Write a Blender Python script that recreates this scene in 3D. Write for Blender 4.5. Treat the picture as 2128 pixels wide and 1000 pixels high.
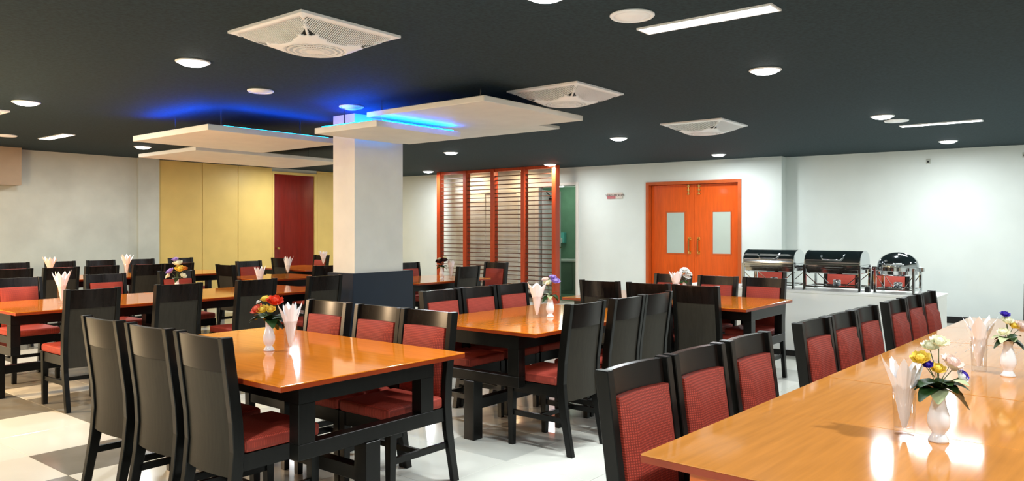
import bpy, bmesh, math, random
from mathutils import Vector, Matrix, Euler

for o in list(bpy.data.objects):
    bpy.data.objects.remove(o, do_unlink=True)
scn = bpy.context.scene
COL = scn.collection
PI = math.pi
R = math.radians

# ------------------------------------------------------------------ camera
cam = bpy.data.cameras.new('camera')
camo = bpy.data.objects.new('camera', cam)
COL.objects.link(camo)
cam.sensor_width = 36.0
cam.lens = 36.0 * 1590 / 2128
cam.shift_y = -22.0 / 2128
cam.clip_start = 0.05
camo.location = (0, 0, 1.42)
camo.rotation_euler = (PI / 2, 0, R(38.8 - 90))
scn.camera = camo

# ------------------------------------------------------------------ world, exposure
w = bpy.data.worlds.new('world')
scn.world = w
w.use_nodes = True
w.node_tree.nodes['Background'].inputs[0].default_value = (0.5, 0.55, 0.6, 1)
w.node_tree.nodes['Background'].inputs[1].default_value = 0.05
vs = scn.view_settings
vs.view_transform = 'Standard'
vs.look = 'None'
vs.gamma = 1
vs.use_curve_mapping = False
vs.exposure = 0.0

LAMP_W = 36.0          # each ceiling downlight
TUBE_W = 34.0          # each linear ceiling light
LED_W = 16.0            # each blue strip
WARM_W = 130.0         # added warm lamp left of the frame

CEIL = 2.67
TOP = 0.765            # table height


def lin(r, g, b):
    f = lambda c: (c / 255 / 12.92) if c / 255 <= 0.04045 else ((c / 255 + 0.055) / 1.055) ** 2.4
    return (f(r), f(g), f(b), 1.0)


# ------------------------------------------------------------------ materials
def mat(name, col, rough=0.5, metal=0.0, spec=0.5, var=0.0, scale=8.0, bump=0.0, bscale=60.0,
        stretch=(1, 1, 1), coat=0.0, trans=0.0, ior=1.45, emit=None, estr=0.0, sheen=0.0):
    m = bpy.data.materials.new(name)
    m.use_nodes = True
    nt = m.node_tree
    b = nt.nodes['Principled BSDF']
    b.inputs['Base Color'].default_value = col
    b.inputs['Roughness'].default_value = rough
    b.inputs['Metallic'].default_value = metal
    b.inputs['Specular IOR Level'].default_value = spec
    b.inputs['IOR'].default_value = ior
    b.inputs['Coat Weight'].default_value = coat
    b.inputs['Coat Roughness'].default_value = 0.06
    b.inputs['Transmission Weight'].default_value = trans
    b.inputs['Sheen Weight'].default_value = sheen
    if emit:
        b.inputs['Emission Color'].default_value = emit
        b.inputs['Emission Strength'].default_value = estr
    if var or bump:
        tc = nt.nodes.new('ShaderNodeTexCoord')
        mp = nt.nodes.new('ShaderNodeMapping')
        mp.inputs['Scale'].default_value = stretch
        nt.links.new(tc.outputs['Object'], mp.inputs['Vector'])
    if var:
        n = nt.nodes.new('ShaderNodeTexNoise')
        n.inputs['Scale'].default_value = scale
        n.inputs['Detail'].default_value = 5
        nt.links.new(mp.outputs['Vector'], n.inputs['Vector'])
        r = nt.nodes.new('ShaderNodeValToRGB')
        r.color_ramp.elements[0].position = 0.3
        r.color_ramp.elements[1].position = 0.7
        r.color_ramp.elements[0].color = tuple(c * (1 - var) for c in col[:3]) + (1,)
        r.color_ramp.elements[1].color = tuple(min(1, c * (1 + var)) for c in col[:3]) + (1,)
        nt.links.new(n.outputs['Fac'], r.inputs['Fac'])
        nt.links.new(r.outputs['Color'], b.inputs['Base Color'])
    if bump:
        n2 = nt.nodes.new('ShaderNodeTexNoise')
        n2.inputs['Scale'].default_value = bscale
        n2.inputs['Detail'].default_value = 4
        nt.links.new(mp.outputs['Vector'], n2.inputs['Vector'])
        bp = nt.nodes.new('ShaderNodeBump')
        bp.inputs['Strength'].default_value = bump
        bp.inputs['Distance'].default_value = 0.01
        nt.links.new(n2.outputs['Fac'], bp.inputs['Height'])
        nt.links.new(bp.outputs['Normal'], b.inputs['Normal'])
    return m


def fabric(name, col, across='Z'):
    m = bpy.data.materials.new(name)
    m.use_nodes = True
    nt = m.node_tree
    b = nt.nodes['Principled BSDF']
    b.inputs['Roughness'].default_value = 0.62
    b.inputs['Specular IOR Level'].default_value = 0.3
    tc = nt.nodes.new('ShaderNodeTexCoord')
    outs = []
    sp = nt.nodes.new('ShaderNodeSeparateXYZ')
    nt.links.new(tc.outputs['Object'], sp.inputs[0])
    cb = nt.nodes.new('ShaderNodeCombineXYZ')
    nt.links.new(sp.outputs['X'], cb.inputs['X'])
    nt.links.new(sp.outputs[across], cb.inputs['Y'])
    for d in ('X', 'Y'):
        wv = nt.nodes.new('ShaderNodeTexWave')
        wv.bands_direction = d
        wv.inputs['Scale'].default_value = 36
        wv.inputs['Distortion'].default_value = 1.4
        wv.inputs['Detail'].default_value = 2
        nt.links.new(cb.outputs[0], wv.inputs['Vector'])
        outs.append(wv.outputs['Fac'])
    mx = nt.nodes.new('ShaderNodeMath')
    mx.operation = 'MULTIPLY'
    nt.links.new(outs[0], mx.inputs[0])
    nt.links.new(outs[1], mx.inputs[1])
    r = nt.nodes.new('ShaderNodeValToRGB')
    r.color_ramp.elements[0].color = tuple(c * 0.6 for c in col[:3]) + (1,)
    r.color_ramp.elements[1].color = tuple(min(1, c * 1.35) for c in col[:3]) + (1,)
    r.color_ramp.elements[1].position = 0.7
    nt.links.new(mx.outputs[0], r.inputs['Fac'])
    nt.links.new(r.outputs['Color'], b.inputs['Base Color'])
    bp = nt.nodes.new('ShaderNodeBump')
    bp.inputs['Strength'].default_value = 0.25
    bp.inputs['Distance'].default_value = 0.004
    nt.links.new(mx.outputs[0], bp.inputs['Height'])
    nt.links.new(bp.outputs['Normal'], b.inputs['Normal'])
    return m


M = {}
M['dark'] = mat('dark_wood', lin(13, 13, 11), 0.3, spec=0.32, var=0.35, scale=6, stretch=(6, 6, 0.6))
M['rail'] = mat('dark_gloss_wood', lin(24, 18, 15), 0.24, spec=0.25, var=0.4, scale=7, stretch=(5, 3, 0.5))
M['panel'] = mat('back_veneer', lin(50, 46, 38), 0.5, spec=0.22, var=0.15, scale=9, stretch=(7, 7, 0.6), bump=0.05, bscale=120)
M['red'] = fabric('red_fabric', lin(172, 66, 50))
M['red_seat'] = fabric('red_seat_fabric', lin(172, 66, 50), 'Y')
M['top'] = mat('orange_table_wood', lin(208, 106, 22), 0.14, spec=0.5, var=0.13, scale=5, stretch=(1.2, 9, 9), coat=0.25)
M['edge'] = mat('table_edge_wood', lin(140, 52, 18), 0.25, var=0.15, scale=6)
M['top_reflection'] = mat('orange_wood_with_wall_reflection', lin(208, 136, 62), 0.075, spec=0.5, var=0.1, scale=3, stretch=(16, 1.0, 9))  # reflection of the white wall put into the paler base colour
M['apron_orange'] = mat('orange_apron_wood', lin(200, 98, 32), 0.25, var=0.12, scale=5, stretch=(1, 8, 8))
M['ceiling'] = mat('black_ceiling', lin(40, 55, 60), 0.8, spec=0.2, var=0.25, scale=40, bump=0.2, bscale=120)
M['wall'] = mat('white_wall', lin(220, 227, 223), 0.55, spec=0.25, var=0.03, scale=2)
M['greywall'] = mat('grey_plaster_wall', lin(192, 196, 185), 0.6, spec=0.25, var=0.10, scale=2.2, bump=0.08, bscale=6)
M['yellow'] = mat('yellow_panel', lin(220, 190, 112), 0.45, spec=0.3, var=0.05, scale=3, bump=0.03, bscale=40)
M['soffit'] = mat('soffit_plaster', lin(170, 150, 125), 0.6, var=0.08, scale=3)
M['pillar'] = mat('pillar_plaster', lin(228, 226, 216), 0.5, spec=0.3, var=0.04, scale=4, bump=0.04, bscale=9)
M['clad'] = mat('navy_cladding', lin(28, 40, 54), 0.3, spec=0.5, var=0.06, scale=5)
M['white'] = mat('white_paint', lin(238, 238, 232), 0.4, spec=0.4)
M['plastic'] = mat('white_plastic', lin(248, 251, 252), 0.35, spec=0.4)
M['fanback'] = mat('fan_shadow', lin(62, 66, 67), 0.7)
M['porcelain'] = mat('white_porcelain', lin(244, 244, 246), 0.12, spec=0.6, coat=0.4)
M['napkin'] = mat('white_napkin', lin(252, 251, 252), 0.7, spec=0.2)
M['glass'] = bpy.data.materials.new('clear_glass')
M['glass'].use_nodes = True
_n = M['glass'].node_tree
_n.nodes.remove(_n.nodes['Principled BSDF'])
_t = _n.nodes.new('ShaderNodeBsdfTransparent')
_t.inputs[0].default_value = (0.985, 0.987, 0.987, 1)
_g = _n.nodes.new('ShaderNodeBsdfGlossy')
_g.inputs['Roughness'].default_value = 0.03
_lw = _n.nodes.new('ShaderNodeLayerWeight')
_lw.inputs['Blend'].default_value = 0.18
_f = _n.nodes.new('ShaderNodeMapRange')
_f.inputs['To Min'].default_value = 0.02
_f.inputs['To Max'].default_value = 0.42
_n.links.new(_lw.outputs['Facing'], _f.inputs['Value'])
_m = _n.nodes.new('ShaderNodeMixShader')
_n.links.new(_f.outputs[0], _m.inputs[0])
_n.links.new(_t.outputs[0], _m.inputs[1])
_n.links.new(_g.outputs[0], _m.inputs[2])
_n.links.new(_m.outputs[0], _n.nodes['Material Output'].inputs['Surface'])
M['tile'] = mat('cream_tile', lin(232, 233, 222), 0.12, spec=0.45, var=0.03, scale=2.5)
M['tile_grey'] = mat('grey_tile', lin(136, 134, 124), 0.14, spec=0.45, var=0.1, scale=5)
M['tile_pale'] = mat('pale_grey_tile', lin(205, 207, 198), 0.13, spec=0.45, var=0.04, scale=3)
M['grout'] = mat('grout', lin(170, 168, 158), 0.8)
M['door_orange'] = mat('orange_door_wood', lin(214, 84, 14), 0.3, spec=0.4, var=0.1, scale=4, stretch=(8, 8, 0.8), coat=0.1)
M['door_frame'] = mat('orange_frame_wood', lin(188, 84, 32), 0.35, var=0.1, scale=5)
M['door_red'] = mat('red_brown_door', lin(112, 27, 18), 0.14, spec=0.5, var=0.15, scale=4, stretch=(8, 8, 0.7), coat=0.3)
M['louver'] = mat('louver_wood', lin(172, 62, 28), 0.35, var=0.15, scale=5, stretch=(5, 5, 0.6))
M['slat'] = mat('louver_slat_wood', lin(84, 46, 30), 0.45, var=0.12, scale=5, stretch=(5, 0.6, 5))
M['chrome'] = mat('chrome', lin(215, 218, 220), 0.07, metal=1.0)
M['chrome_dark'] = mat('smoked_chrome', lin(190, 195, 198), 0.08, metal=1.0)
M['brass'] = mat('brass', lin(214, 170, 100), 0.2, metal=1.0)
M['black'] = mat('black_plastic', lin(18, 19, 20), 0.35)
M['frost'] = mat('frosted_pane', lin(176, 192, 184), 0.18, spec=0.5, var=0.03, scale=3)
M['green'] = mat('green_wall_tile', lin(96, 128, 104), 0.3, var=0.1, scale=6)
M['green_cab'] = mat('green_grey_cabinet', lin(104, 124, 104), 0.4, var=0.06, scale=4)
M['teal'] = mat('teal_plastic', lin(90, 168, 160), 0.3)
M['leaf'] = mat('leaf_green', lin(36, 66, 28), 0.45, var=0.3, scale=20)
M['leaf_pale'] = mat('pale_leaf', lin(196, 206, 158), 0.5, var=0.1, scale=20)
M['stem'] = mat('stem_green', lin(70, 92, 44), 0.5)
M['led_white'] = mat('cold_light', (1, 1, 1, 1), emit=(0.93, 0.98, 1, 1), estr=14)
M['led_blue'] = mat('blue_light', (0.1, 0.3, 1, 1), emit=(0.0, 0.5, 1.0, 1), estr=10)
M['warm'] = mat('warm_light', (1, 0.8, 0.5, 1), emit=(1, 0.66, 0.34, 1), estr=10)
M['sign_plate'] = mat('sign_plate', lin(214, 204, 194), 0.4)
M['sign_red'] = mat('sign_red', lin(190, 112, 116), 0.4)
M['sign_text'] = mat('sign_text', lin(110, 84, 80), 0.5)


def flower_mat(name, c):
    if name not in M:
        M[name] = mat(name, c, 0.55, spec=0.3, var=0.12, scale=30)
    return M[name]


# ------------------------------------------------------------------ helpers
def add_box(bm, x0, x1, y0, y1, z0, z1, bev=0.0, seg=1):
    vs_ = [bm.verts.new(p) for p in ((x0, y0, z0), (x1, y0, z0), (x1, y1, z0), (x0, y1, z0),
                                     (x0, y0, z1), (x1, y0, z1), (x1, y1, z1), (x0, y1, z1))]
    fs = [bm.faces.new([vs_[i] for i in q]) for q in
          ((3, 2, 1, 0), (4, 5, 6, 7), (0, 1, 5, 4), (1, 2, 6, 5), (2, 3, 7, 6), (3, 0, 4, 7))]
    if bev:
        es = list({e for f in fs for e in f.edges})
        bmesh.ops.bevel(bm, geom=es, offset=bev, segments=seg, affect='EDGES', profile=0.6)


def add_bar(bm, a, b, wx, wy, up=(0, 0, 1)):
    """rectangular bar from a to b"""
    a, b = Vector(a), Vector(b)
    d = (b - a).normalized()
    u = Vector(up)
    if abs(d.dot(u)) > 0.98:
        u = Vector((0, 1, 0))
    s = d.cross(u).normalized()
    u = s.cross(d)
    ring = []
    for p in (a, b):
        ring.append([bm.verts.new(p + s * (sx * wx / 2) + u * (sy * wy / 2)) for sx, sy in ((-1, -1), (1, -1), (1, 1), (-1, 1))])
    for i in range(4):
        bm.faces.new((ring[0][i], ring[0][(i + 1) % 4], ring[1][(i + 1) % 4], ring[1][i]))
    bm.faces.new(ring[0][::-1])
    bm.faces.new(ring[1])


def add_tube(bm, pts, r, n=8, close=True):
    rings = []
    pts = [Vector(p) for p in pts]
    for i, p in enumerate(pts):
        d = (pts[min(i + 1, len(pts) - 1)] - pts[max(i - 1, 0)]).normalized()
        u = Vector((0, 0, 1)) if abs(d.z) < 0.9 else Vector((1, 0, 0))
        s = d.cross(u).normalized()
        u = s.cross(d)
        rings.append([bm.verts.new(p + (s * math.cos(2 * PI * k / n) + u * math.sin(2 * PI * k / n)) * r) for k in range(n)])
    for a, b in zip(rings, rings[1:]):
        for k in range(n):
            bm.faces.new((a[k], a[(k + 1) % n], b[(k + 1) % n], b[k]))
    if close:
        bm.faces.new(rings[0][::-1])
        bm.faces.new(rings[-1])


def add_lathe(bm, prof, n=24, cx=0, cy=0, cz=0, a0=0.0, a1=2 * PI, sx=1, sy=1):
    full = abs(a1 - a0 - 2 * PI) < 1e-6
    m = n if full else n + 1
    rings = []
    for r, z in prof:
        if r < 1e-6:
            rings.append([bm.verts.new((cx, cy, cz + z))])
        else:
            rings.append([bm.verts.new((cx + sx * r * math.cos(a0 + (a1 - a0) * k / n), cy + sy * r * math.sin(a0 + (a1 - a0) * k / n), cz + z)) for k in range(m)])
    for a, b in zip(rings, rings[1:]):
        for k in range(n):
            k2 = (k + 1) % m
            if len(a) == 1 and len(b) == 1:
                continue
            if len(a) == 1:
                bm.faces.new((a[0], b[k2], b[k]))
            elif len(b) == 1:
                bm.faces.new((a[k], a[k2], b[0]))
            else:
                bm.faces.new((a[k], a[k2], b[k2], b[k]))


def obj(name, bm, m, parent=None, smooth=False, loc=None, rz=None):
    bmesh.ops.recalc_face_normals(bm, faces=bm.faces[:])
    me = bpy.data.meshes.new(name)
    bm.to_mesh(me)
    bm.free()
    me.materials.append(m)
    if smooth:
        for p in me.polygons:
            p.use_smooth = True
    o = bpy.data.objects.new(name, me)
    COL.objects.link(o)
    if parent:
        o.parent = parent
    if loc is not None:
        o.location = loc
    if rz is not None:
        o.rotation_euler = (0, 0, rz)
    return o


def autosmooth(o, ang=40):
    me = o.data
    for p in me.polygons:
        p.use_smooth = True
    bm = bmesh.new()
    bm.from_mesh(me)
    for e in bm.edges:
        if len(e.link_faces) == 2 and e.calc_face_angle(0) > R(ang):
            e.smooth = False
    bm.to_mesh(me)
    bm.free()
    return o


def thing(name, label, cat, loc=(0, 0, 0), rz=0, group=None):
    o = bpy.data.objects.new(name, None)
    o.empty_display_size = 0.1
    COL.objects.link(o)
    o.location = loc
    o.rotation_euler = (0, 0, rz)
    return tag(o, label, cat, group)


def tag(o, label, cat, group=None):
    o['label'] = label
    o['category'] = cat
    if group:
        o['group'] = group
    return o


def struct(name, bm, m, loc=None, rz=None, label=None):
    o = obj(name, bm, m, None, False, loc, rz)
    o['kind'] = 'structure'
    if label:
        o['label'] = label
    return o


def NB():
    return bmesh.new()


def boxes(*bs):
    bm = NB()
    for b in bs:
        add_box(bm, *b)
    return bm


def dup(root, loc, rz, label, group=None):
    r = root.copy()
    COL.objects.link(r)
    r.location = loc
    r.rotation_euler = (0, 0, rz)
    r['label'] = label
    if group:
        r['group'] = group
    for ch in list(root.children):
        c = ch.copy()
        COL.objects.link(c)
        c.parent = r
        for g in list(ch.children):
            d = g.copy()
            COL.objects.link(d)
            d.parent = c
    return r


ORD = ['first', 'second', 'third', 'fourth', 'fifth', 'sixth', 'seventh', 'eighth', 'ninth', 'tenth']

# ================================================================== ROOM
X0, X1, Y0, Y1 = -3.0, 15.4, -3.4, 13.4
# floor: slab + 60 cm tiles (grid phase taken from the photograph's tile joints)
fl = struct('floor', boxes((X0 - 0.1, X1, Y0 - 0.1, Y1 + 0.2, -0.12, -0.012)), M['grout'], label='pale glossy tiled floor with some grey tiles')
GX, GY = 0.04, 0.57
cells = []
for i in range(-5, 25):
    for j in range(-6, 22):
        x, y = GX + 0.6 * i, GY + 0.6 * j
        if x + 0.6 > 13.2 or y + 0.6 > 13.5 or x < X0 + 0.05 or y < Y0 + 0.05:
            continue
        cells.append((i, j, x, y))
random.seed(4)
GREY = {(3, 7), (2, 6), (4, 8), (5, 9), (2, 10), (3, 10), (4, 10), (5, 10), (1, 5), (1, 10), (6, 11), (3, 11), (4, 6)}
fixed_cream = {(2, 7), (3, 8), (2, 8), (3, 6), (3, 9), (2, 9), (4, 7)}


def tile_kind(i, j):
    if (i, j) in GREY:
        return 'tile_grey'
    if (i, j) in fixed_cream:
        return 'tile'
    v = random.random()
    if j >= 9 and v < 0.3:
        return 'tile_grey'
    return 'tile_pale' if v < 0.22 else 'tile'


def tile_mesh(k):
    bm = NB()
    add_box(bm, 0.0012, 0.5988, 0.0012, 0.5988, -0.012, 0.0, 0.0012)
    me = bpy.data.meshes.new('tile')
    bmesh.ops.recalc_face_normals(bm, faces=bm.faces[:])
    bm.to_mesh(me)
    bm.free()
    me.materials.append(M[k])
    return me


TM = {k: tile_mesh(k) for k in ('tile', 'tile_grey', 'tile_pale')}
fwd = (math.cos(R(38.8)), math.sin(R(38.8)))
side = (math.sin(R(38.8)), -math.cos(R(38.8)))


def view_rank(c):
    x, y = c[2] + 0.3, c[3] + 0.3
    d = x * fwd[0] + y * fwd[1]
    l = abs(x * side[0] + y * side[1])
    vis = d > 1.5 and l < d * 0.72 + 0.4
    return (0 if vis else 1, d if d > 0 else 50 - d)


cells.sort(key=view_rank)
rest = {'tile': NB(), 'tile_grey': NB(), 'tile_pale': NB()}
for n, (i, j, x, y) in enumerate(cells):
    k = tile_kind(i, j)
    if n < 300:
        t = bpy.data.objects.new('tile', TM[k])
        COL.objects.link(t)
        t.parent = fl
        t.location = (x, y, 0)
    else:
        add_box(rest['tile'], x + 0.0012, x + 0.5988, y + 0.0012, y + 0.5988, -0.012, 0)
for k in ('tile_grey', 'tile_pale'):
    rest[k].free()
rt_ = obj('tiles', rest['tile'], M['tile'], fl)
rt_['kind'] = 'stuff'

struct('ceiling', boxes((X0 - 0.1, X1, Y0 - 0.1, Y1 + 0.2, CEIL, CEIL + 0.1)), M['ceiling'], label='matt black ceiling')

# back wall (behind the far left tables) with pilaster, yellow panels and red-brown door
wb = struct('wall_back', boxes((X0, 8.98, Y1, Y1 + 0.15, 0, CEIL), (8.98, 10.0, Y1 + 0.06, Y1 + 0.15, 0, CEIL),
                               (10.0, 12.9, Y1, Y1 + 0.15, 0, CEIL), (8.98, 10.0, Y1, Y1 + 0.06, 2.56, CEIL)), M['greywall'],
            label='grey plastered wall behind the far tables')
obj('pilaster', boxes((6.27, 6.64, Y1 - 0.06, Y1, 0, CEIL)), M['greywall'], wb)
for (a, b) in ((6.65, 7.465), (7.475, 8.195), (8.205, 8.955), (10.05, 10.9), (10.91, 11.7), (11.71, 12.3)):
    p = obj('panel', boxes((a, b, Y1 - 0.02, Y1, 0.0, CEIL - 0.005, 0.004)), M['yellow'], wb)
st = struct('trim_1', boxes((2.2, 4.4, Y1 - 0.28, Y1, 2.1, CEIL)), M['soffit'], label='boxed beam end at the top of the grey wall')
d2 = struct('door_2', boxes((9.0, 9.98, Y1 - 0.005, Y1 + 0.045, 0.0, 2.55, 0.003)), M['door_red'], label='glossy red-brown door between yellow panels')
obj('door_frame', boxes((8.955, 9.0, Y1 - 0.03, Y1 + 0.05, 0, 2.6), (9.98, 10.045, Y1 - 0.03, Y1 + 0.05, 0, 2.6), (9.0, 9.98, Y1 - 0.03, Y1 + 0.05, 2.55, 2.6)), M['yellow'], d2)
bm = NB()
add_lathe(bm, [(0, 0), (0.012, 0.0), (0.012, 0.03), (0.028, 0.045), (0.03, 0.06), (0.02, 0.075), (0, 0.078)], 14)
bmesh.ops.rotate(bm, verts=bm.verts[:], matrix=Matrix.Rotation(PI / 2, 3, 'X'))
bmesh.ops.translate(bm, verts=bm.verts[:], vec=(9.08, Y1 - 0.005, 1.05))
obj('door_knob', bm, M['brass'], d2, True)

# right wall, slightly out of square: local frame x = into the wall, y = along it
WL = (12.72, 8.0, 0)
WA = math.atan(0.07)


def W_(Y):
    return (Y - 8.0) / math.cos(WA)


yS, yE = W_(4.56), W_(13.55)
dA, dB = W_(5.26), W_(7.03)        # double door
oA, oB = W_(8.56), W_(9.43)        # washroom opening
qA, qB = W_(9.98), W_(10.80)       # pale door behind the louvre
wr = struct('wall_right', boxes((0, 0.3, yS, dA, 0, CEIL), (0, 0.3, dB, oA, 0, CEIL), (0, 0.15, oB, yE, 0, CEIL),
                                (0, 0.3, dA, dB, 2.30, CEIL), (0, 0.15, oA, oB, 2.31, CEIL)), M['wall'], WL, WA,
            label='white wall with the orange double door')
W2A = math.atan(0.078)
ws = struct('wall_front_right', boxes((0, 0.15, -8.0, 0.6, 0, CEIL)), M['wall'], (13.21, 4.43, 0), W2A,
            label='white wall behind the buffet, set back past a step')
struct('baseboard_right', boxes((-0.012, 0, yS, dA - 0.05, 0, 0.09), (-0.012, 0, dB + 0.05, oA - 0.06, 0, 0.09), (-0.012, 0, oB + 0.06, qA - 0.06, 0, 0.09), (-0.012, 0, qB + 0.06, yE - 0.1, 0, 0.09)), M['black'], WL, WA)
struct('baseboard_front_right', boxes((-0.012, 0, -7.6, 0.0, 0, 0.09)), M['black'], (13.21, 4.43, 0), W2A)
struct('wall_left', boxes((X0 - 0.15, X0, Y0, Y1, 0, CEIL)), M['greywall'])
struct('wall_front', boxes((X0, 14.2, Y0 - 0.15, Y0, 0, CEIL)), M['wall'])

# orange double door
d1 = struct('door_1', boxes((0.10, 0.145, dA + 0.05, (dA + dB) / 2 - 0.002, 0.01, 2.25, 0.002)), M['door_orange'], WL, WA,
            'orange double door with two vision panes and tower bolts')
obj('door_leaf', boxes((0.10, 0.145, (dA + dB) / 2 + 0.002, dB - 0.05, 0.01, 2.25, 0.002)), M['door_orange'], d1)
obj('door_frame', boxes((-0.02, 0.16, dA - 0.015, dA + 0.045, 0, 2.31), (-0.02, 0.16, dB - 0.045, dB + 0.015, 0, 2.31), (-0.02, 0.16, dA + 0.045, dB - 0.045, 2.255, 2.31)), M['door_frame'], d1)
for (a, b) in ((W_(5.47), W_(5.79)), (W_(6.33), W_(6.67))):
    pf = obj('pane_frame', boxes((0.092, 0.1, a - 0.02, b + 0.02, 0.975, 0.995), (0.092, 0.1, a - 0.02, b + 0.02, 1.74, 1.76),
                                 (0.092, 0.1, a - 0.02, a, 0.995, 1.74), (0.092, 0.1, b, b + 0.02, 0.995, 1.74)), M['door_frame'], d1)
    obj('pane', boxes((0.095, 0.1, a, b, 0.995, 1.74)), M['frost'], pf)
mid = (dA + dB) / 2
for s in (-1, 1):
    y = mid + s * 0.085
    bm = NB()
    add_tube(bm, [(0.098, y, 1.0), (0.062, y, 1.01), (0.052, y, 1.03), (0.052, y, 1.24), (0.062, y, 1.26), (0.098, y, 1.27)], 0.014, 8)
    add_box(bm, 0.094, 0.1, y - 0.03, y + 0.03, 0.98, 1.04)
    add_box(bm, 0.094, 0.1, y - 0.03, y + 0.03, 1.23, 1.29)
    obj('door_handle', bm, M['brass'], d1)
    bm = NB()
    y = mid + s * 0.1
    add_tube(bm, [(0.085, y, 2.06), (0.085, y, 2.25)], 0.012, 8)
    for z in (2.08, 2.15, 2.22):
        add_box(bm, 0.078, 0.1, y - 0.028, y + 0.028, z - 0.014, z + 0.014)
    obj('tower_bolt', bm, M['brass'], d1)

# washroom opening: casing, open leaf, small room behind
d3 = struct('door_3', boxes((0.06, 0.76, oB - 0.065, oB - 0.03, 0.01, 2.24, 0.002)), M['white'], WL, WA, 'white washroom door standing open inwards')
obj('door_frame', boxes((-0.02, 0.16, oA - 0.065, oA, 0, 2.37), (-0.02, 0.16, oB, oB + 0.09, 0, 2.37), (-0.02, 0.16, oA, oB, 2.31, 2.37)), M['white'], d3)
bm = boxes((0.25, 0.5, oB - 0.125, oB - 0.066, 2.02, 2.09, 0.006))
add_bar(bm, (0.3, oB - 0.10, 2.105), (0.08, oB - 0.13, 2.2), 0.02, 0.014)
obj('door_closer', bm, M['black'], d3)
bm = NB()
add_tube(bm, [(0.7, oB - 0.066, 1.05), (0.7, oB - 0.12, 1.05), (0.6, oB - 0.12, 1.05)], 0.012, 8)
obj('door_handle', bm, M['brass'], d3)
struct('wall_washroom', boxes((0.3, 2.05, oA - 1.4, oA - 1.3, 0, CEIL), (0.15, 2.05, oB + 1.5, oB + 1.6, 0, CEIL)), M['wall'], WL, WA)
struct('wall_washroom_back', boxes((1.95, 2.05, oA - 1.3, oB + 1.5, 0, CEIL)), M['green'], WL, WA)
struct('ceiling_washroom', boxes((0.15, 1.95, oA - 1.3, oB + 1.5, 2.4, 2.46)), M['white'], WL, WA)
struct('floor_washroom', boxes((0.0, 1.95, oA - 1.3, oB + 1.5, -0.012, 0.0)), M['green'], WL, WA)
cab = thing('wash_cabinet', 'green grey counter cabinet seen through the washroom doorway', 'cabinet', WL, WA)
obj('body', boxes((1.35, 1.945, oB - 0.1, oB + 1.4, 0.0, 0.72)), M['green_cab'], cab)
obj('countertop', boxes((1.30, 1.945, oB - 0.15, oB + 1.42, 0.72, 0.77, 0.006)), M['tile_pale'], cab)
obj('door', boxes((1.335, 1.35, oB + 0.0, oB + 0.6, 0.08, 0.68, 0.003)), M['green_cab'], cab)
ds = thing('soap_dispenser', 'teal and white soap dispenser on the green washroom wall', 'dispenser', WL, WA)
obj('body', boxes((1.83, 1.945, oB + 0.5, oB + 0.76, 1.12, 1.36, 0.01)), M['teal'], ds)
obj('tray', boxes((1.76, 1.83, oB + 0.54, oB + 0.7, 1.12, 1.24, 0.01)), M['white'], ds)

d4 = struct('door_4', boxes((-0.012, 0, qA, qB, 0.01, 2.2, 0.002)), M['wall'], WL, WA, 'pale door in the wall behind the louvre screen')
obj('door_frame', boxes((-0.035, 0, qA - 0.05, qA, 0, 2.25), (-0.035, 0, qB, qB + 0.05, 0, 2.25), (-0.035, 0, qA, qB, 2.2, 2.25)), M['wall'], d4)

# washroom sign
sg = thing('washroom_sign', 'small red and white washroom sign on the white wall', 'sign', WL, WA)
sa, sb_ = W_(7.53), W_(7.86)
obj('plate', boxes((-0.012, 0, sa, sb_, 2.02, 2.14)), M['sign_plate'], sg)
obj('red_corner', boxes((-0.0135, -0.012, sa + 0.15, sb_, 2.02, 2.075)), M['sign_red'], sg)
cu = bpy.data.curves.new('lettering', 'FONT')
cu.body = 'WASHROOM'
cu.size = 0.066
cu.align_x = 'CENTER'
cu.align_y = 'CENTER'
cu.extrude = 0.001
to = bpy.data.objects.new('lettering_source', cu)
COL.objects.link(to)
dg = bpy.context.evaluated_depsgraph_get()
me = bpy.data.meshes.new_from_object(to.evaluated_get(dg))
bpy.data.objects.remove(to)
me.materials.clear()
me.materials.append(M['sign_text'])
lo = bpy.data.objects.new('lettering', me)
COL.objects.link(lo)
lo.parent = sg
lo.location = (-0.015, (sa + sb_) / 2, 2.085)
lo.rotation_euler = (PI / 2, 0, -PI / 2)

# small brackets high on the right wall
for k, (yy, zz, lb) in enumerate(((-2.02, 2.49, 'small dark bracket high on the white wall, left of two'), (-3.27, 2.52, 'small dark bracket high on the white wall at the right edge'))):
    b = thing('wall_bracket', lb, 'bracket', (13.21, 4.43, 0), W2A, 'brackets high on the right wall')
    obj('plate', boxes((-0.01, 0, yy - 0.03, yy + 0.03, zz - 0.04, zz + 0.04, 0.003)), M['greywall'], b)
    obj('hook', boxes((-0.05, -0.01, yy - 0.015, yy + 0.015, zz - 0.02, zz + 0.005, 0.003)), M['black'], b)

# ================================================================== PILLAR AND HANGING PANELS
PX, PY, PW, PD = 5.33, 6.45, 0.70, 0.36
pl = struct('pillar', boxes((PX, PX + PW, PY, PY + PD, 0, CEIL)), M['pillar'], label='cream plastered pillar with a dark navy base')
obj('base_cladding', boxes((PX - 0.05, PX + PW + 0.13, PY - 0.04, PY + PD + 0.04, 0, 0.955, 0.006)), M['clad'], pl)

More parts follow.
